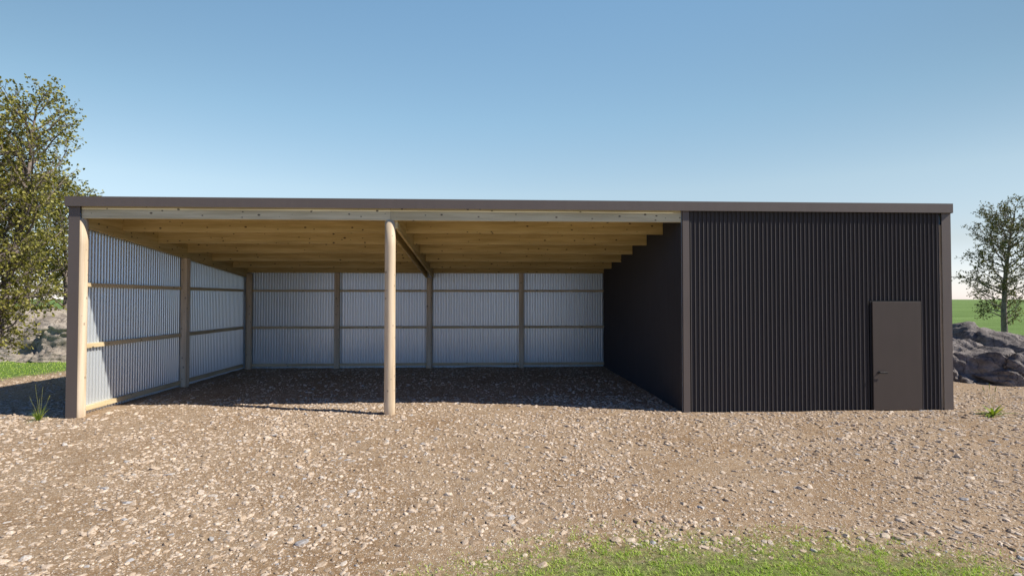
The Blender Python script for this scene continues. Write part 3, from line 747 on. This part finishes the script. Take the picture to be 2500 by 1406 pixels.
def rock(name, lumps, m, label, seed, voxel=0.06, amp=0.16, strata=(0.3, 0.1, 1.0)):
    bm = bmesh.new()
    for (cx, cy, cz, rx, ry, rz, rot) in lumps:
        mtx = Matrix.Translation((cx, cy, cz)) @ Matrix.Rotation(rot, 4, 'Z') @ Matrix.Rotation(rot*0.4, 4, 'X') @ Matrix.Diagonal((rx, ry, rz, 1))
        r = bmesh.ops.create_icosphere(bm, subdivisions=5, radius=1.0)
        RR = random.Random(seed*100+int(cx*13+cy*7))
        pl_ = [(Vector((RR.gauss(0, 1), RR.gauss(0, 1), RR.gauss(0, 0.8))).normalized(), RR.uniform(0.50, 0.86)) for _ in range(15)]
        for v in r['verts']:
            for d_, k_ in pl_:
                t_ = v.co.dot(d_)
                if t_ > k_: v.co -= d_*(t_-k_)
            v.co = mtx @ (v.co*1.22)
    tmp = link('tmp', bm_mesh('tmp', bm))
    md = tmp.modifiers.new('r', 'REMESH'); md.mode = 'VOXEL'; md.voxel_size = voxel
    dg = bpy.context.evaluated_depsgraph_get(); me = bpy.data.meshes.new_from_object(tmp.evaluated_get(dg))
    bpy.data.objects.remove(tmp)
    me.name = name
    so = Vector((seed*3.1, seed*1.7, seed))
    nrm = [v.normal.copy() for v in me.vertices]
    for v, nn in zip(me.vertices, nrm):
        p = v.co.copy()
        w = p+Vector((noise.noise(p*0.9+so), noise.noise(p*0.9+so*2), noise.noise(p*0.9-so)))*0.55
        d, pts = noise.voronoi(w*0.85+so)
        cell = (d[1]-d[0])                      # 0 at cell edges
        crag = min(cell, 0.14)/0.14
        h = (crag-0.8)*amp*0.55
        # tilt of every facet block
        cp = pts[0]; hv = noise.cell(cp*3.7); h += (hv)*amp*0.5
        # planar facets inside each block
        dirv = Vector((noise.cell(cp*5.1+so), noise.cell(cp*6.3-so), noise.cell(cp*2.9)+0.2)); h += ((w*0.85+so-cp)/0.85).dot(dirv)*0.35*amp
        st = p.dot(Vector(strata))*5.5+noise.noise(p*1.1+so)*2.2
        h += amp*0.28*(abs((st % 1.0)-0.5)*2-0.5)
        h += noise.fractal(p*1.3+so, 0.9, 2.1, 6)*amp*0.55
        q = noise.ridged_multi_fractal(p*1.6+so, 0.9, 2.1, 5, 1.0, 2.0)
        h -= (q-1.0)*amp*0.28
        v.co = p+nn*h
    me.polygons.foreach_set('use_smooth', [True]*len(me.polygons))
    o = link(name, me, [m]); tag(o, label, 'rock')
    o.data.set_sharp_from_angle(angle=math.radians(38)) if hasattr(o.data, 'set_sharp_from_angle') else None
    return o
rock('rock_outcrop', [
    (-12.3, 10.9, 0.2, 2.2, 1.8, 0.95, 0.2), (-10.0, 10.5, 0.35, 2.0, 1.8, 1.05, -0.3), (-8.3, 10.3, 0.40, 1.9, 1.8, 1.12, 0.5),
    (-10.9, 9.9, 0.0, 1.9, 1.0, 0.62, 0.1), (-9.0, 9.5, 0.0, 1.5, 0.9, 0.66, -0.2), (-6.6, 10.1, 0.3, 1.7, 1.6, 1.05, 0.1), (-7.2, 9.4, 0.0, 1.2, 0.8, 0.6, 0.2), (-14.6, 11.6, 0.0, 1.9, 1.7, 0.8, 0.7)],
    M_ROCKL, 'pale weathered rock outcrop under the trees at the left', 3, 0.055, 0.17, (0.25, 0.1, 0.9))
rock('rock_outcrop', [
    (19.7, 4.9, 0.12, 1.35, 1.5, 0.82, 0.2), (21.4, 4.2, 0.32, 1.8, 1.5, 0.98, 0.3), (20.4, 3.3, 0.1, 1.1, 0.95, 0.75, -0.4),
    (21.6, 2.7, 0.05, 1.2, 1.0, 0.80, 0.5), (23.6, 3.6, 0.30, 2.0, 1.9, 1.00, -0.2), (19.3, 3.9, 0.0, 0.7, 0.8, 0.70, 0.2)],
    M_ROCKR, 'big dark craggy rock mass beside the right end of the shed', 8, 0.045, 0.15, (0.5, 0.2, 0.7))

# ------------------------------------------------------------------ weeds
def arc_blade(V, F, base, a, ln, w, rise, droop, seg=7, wide=False):
    o = len(V); sd = Vector((-math.sin(a), math.cos(a), 0)); fw = Vector((math.cos(a), math.sin(a), 0))
    for k in range(seg+1):
        t = k/seg
        c = Vector(base)+fw*(ln*math.cos(rise)*t)+Vector((0, 0, ln*(math.sin(rise)*t-droop*t*t)))
        ww = w*(math.sin(PI*(0.12+0.88*t))**0.8 if wide else (1-t**1.6))*0.5+0.0006
        fold = Vector((0, 0, 0.18*ww))
        V += [c-sd*ww+fold, c, c+sd*ww+fold]
    for k in range(seg):
        q = o+3*k
        F += [(q, q+1, q+4, q+3), (q+1, q+2, q+5, q+4)]
def obj_vf(name, V, F, m, parent, smooth=True):
    me = bpy.data.meshes.new(name); me.from_pydata([tuple(v) for v in V], [], F); me.update()
    me.polygons.foreach_set('use_smooth', [smooth]*len(me.polygons))
    o = bpy.data.objects.new(name, me); COL.objects.link(o); me.materials.append(m); o.parent = parent; return o

def plant(loc, label, nb, lr, wr, stems, seed, wide, rise, name='grass_tuft'):
    R = random.Random(seed); root = thing(name, loc, label, 'plant')
    V, F = [], []
    for k in range(nb):
        arc_blade(V, F, (R.uniform(-.02, .02), R.uniform(-.02, .02), -0.005), R.uniform(0, 2*PI), R.uniform(*lr), R.uniform(*wr), R.uniform(*rise), R.uniform(0.15, 0.6), wide=wide)
    obj_vf('leaves', V, F, M_WEED, root)
    for (a, ln, tilt, head) in stems:
        T = Tubes()
        pts = [np.array([math.cos(a)*math.sin(tilt)*ln*t+0.012*math.sin(5*t), math.sin(a)*math.sin(tilt)*ln*t, ln*math.cos(tilt)*t]) for t in np.linspace(0, 1, 9)]
        T.add(pts, [0.0026-0.0015*i/8 for i in range(9)], 5)
        s = link('stem', T.mesh('stem'), [M_STEM]); s.parent = root
        # seed head: small spikelets spiralling round the tip
        V, F = [], []
        nh = 26 if head > 0.5 else 12
        for q in range(nh):
            t = 1-0.17*(q/nh)*(1.0 if head > 0.5 else 1.6)
            i = min(int(t*8), 7); f = t*8-i; p = pts[i]*(1-f)+pts[i+1]*f
            arc_blade(V, F, tuple(p), q*2.4, (0.020 if head > 0.5 else 0.013)*R.uniform(.7, 1.2), 0.007 if head > 0.5 else 0.004, 1.15, 0.1, seg=3, wide=True)
        h = obj_vf('seed_head', V, F, M_STEM, s)
    return root
plant((-0.33, -0.14, 0), 'tall grass tuft with seed heads beside the left corner trim of the shed', 52, (0.14, 0.36), (0.007, 0.015),
      [(3.3, 0.42, 0.30, 0), (2.9, 0.60, 0.10, 0), (0.2, 0.56, 0.12, 0), (0.1, 0.44, 0.42, 1), (2.0, 0.36, 0.25, 0)], 5, False, (0.45, 1.35))
plant((16.22, -0.50, 0), 'low broad-leaved green weed on the gravel right of the shed', 24, (0.26, 0.44), (0.030, 0.050),
      [(2.4, 0.50, 0.22, 1), (1.5, 0.54, 0.06, 1), (0.3, 0.50, 0.28, 1), (0.6, 0.36, 0.35, 0)], 9, True, (0.3, 1.0), 'weed')

# ------------------------------------------------------------------ light, sky, camera
AZ, EL_ = math.radians(16.0), math.radians(40.0)
to_sun = Vector((math.cos(EL_)*math.cos(AZ), -math.cos(EL_)*math.sin(AZ), math.sin(EL_)))
sun = bpy.data.lights.new('sun', 'SUN'); sun.energy = 3.4; sun.angle = math.radians(0.5); sun.color = (1.0, 0.93, 0.84)
so = bpy.data.objects.new('sun', sun); COL.objects.link(so)
so.rotation_euler = to_sun.to_track_quat('Z', 'Y').to_euler(); so.location = (20, -10, 25)

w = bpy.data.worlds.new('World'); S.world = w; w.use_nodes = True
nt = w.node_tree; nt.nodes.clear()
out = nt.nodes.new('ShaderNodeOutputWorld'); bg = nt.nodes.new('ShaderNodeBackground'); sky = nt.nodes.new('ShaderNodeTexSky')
sky.sky_type = 'NISHITA'; sky.sun_disc = False
sky.sun_elevation = EL_; sky.sun_rotation = PI/2+AZ
sky.air_density = 1.0; sky.dust_density = 0.2; sky.ozone_density = 3.0; sky.altitude = 0.0
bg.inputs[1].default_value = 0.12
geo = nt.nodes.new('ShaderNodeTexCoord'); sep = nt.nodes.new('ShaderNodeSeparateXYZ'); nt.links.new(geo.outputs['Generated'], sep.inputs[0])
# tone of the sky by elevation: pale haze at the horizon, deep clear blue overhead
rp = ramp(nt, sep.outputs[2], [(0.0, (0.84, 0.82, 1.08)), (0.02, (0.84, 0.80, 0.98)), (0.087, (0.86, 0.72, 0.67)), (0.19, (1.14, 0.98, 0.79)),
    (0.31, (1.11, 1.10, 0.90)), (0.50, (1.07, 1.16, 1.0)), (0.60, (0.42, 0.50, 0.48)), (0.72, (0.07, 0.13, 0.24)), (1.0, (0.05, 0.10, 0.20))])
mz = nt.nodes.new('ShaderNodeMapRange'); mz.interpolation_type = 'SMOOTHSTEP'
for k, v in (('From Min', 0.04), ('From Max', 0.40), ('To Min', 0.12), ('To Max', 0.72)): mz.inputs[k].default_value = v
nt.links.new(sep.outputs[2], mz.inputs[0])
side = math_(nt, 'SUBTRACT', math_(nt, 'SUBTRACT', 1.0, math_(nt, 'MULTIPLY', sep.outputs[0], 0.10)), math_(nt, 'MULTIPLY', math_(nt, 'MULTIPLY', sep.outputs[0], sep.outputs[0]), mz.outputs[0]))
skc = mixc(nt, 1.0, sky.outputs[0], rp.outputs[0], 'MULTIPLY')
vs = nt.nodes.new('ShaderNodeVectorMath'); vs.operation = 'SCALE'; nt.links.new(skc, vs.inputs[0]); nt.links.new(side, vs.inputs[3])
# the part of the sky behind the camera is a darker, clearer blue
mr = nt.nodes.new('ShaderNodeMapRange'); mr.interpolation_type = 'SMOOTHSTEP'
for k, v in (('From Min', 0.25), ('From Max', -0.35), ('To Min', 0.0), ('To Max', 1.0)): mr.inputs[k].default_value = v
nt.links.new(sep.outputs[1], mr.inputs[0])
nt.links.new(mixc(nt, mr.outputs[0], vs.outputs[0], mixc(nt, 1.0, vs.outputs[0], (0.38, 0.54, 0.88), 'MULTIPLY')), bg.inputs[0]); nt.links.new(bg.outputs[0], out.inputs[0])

cam = bpy.data.cameras.new('camera'); co = bpy.data.objects.new('camera', cam); COL.objects.link(co)
cam.sensor_width = 36.0; cam.lens = 1321.44/2500*36.0; cam.clip_start = 0.05; cam.clip_end = 8000
yaw, pitch = 0.0461, 0.0208
fwd = Vector((math.sin(yaw)*math.cos(pitch), math.cos(yaw)*math.cos(pitch), math.sin(pitch)))
right = Vector((math.cos(yaw), -math.sin(yaw), 0)); up = right.cross(fwd)
M = Matrix((right, up, -fwd)).transposed().to_4x4(); M.translation = CAM
co.matrix_world = M
S.camera = co

S.view_settings.view_transform = 'Standard'; S.view_settings.look = 'None'
S.view_settings.exposure = 0.74; S.view_settings.gamma = 1.0; S.view_settings.use_curve_mapping = False
S.cycles.max_bounces = 6; S.cycles.diffuse_bounces = 3; S.cycles.use_denoising = True
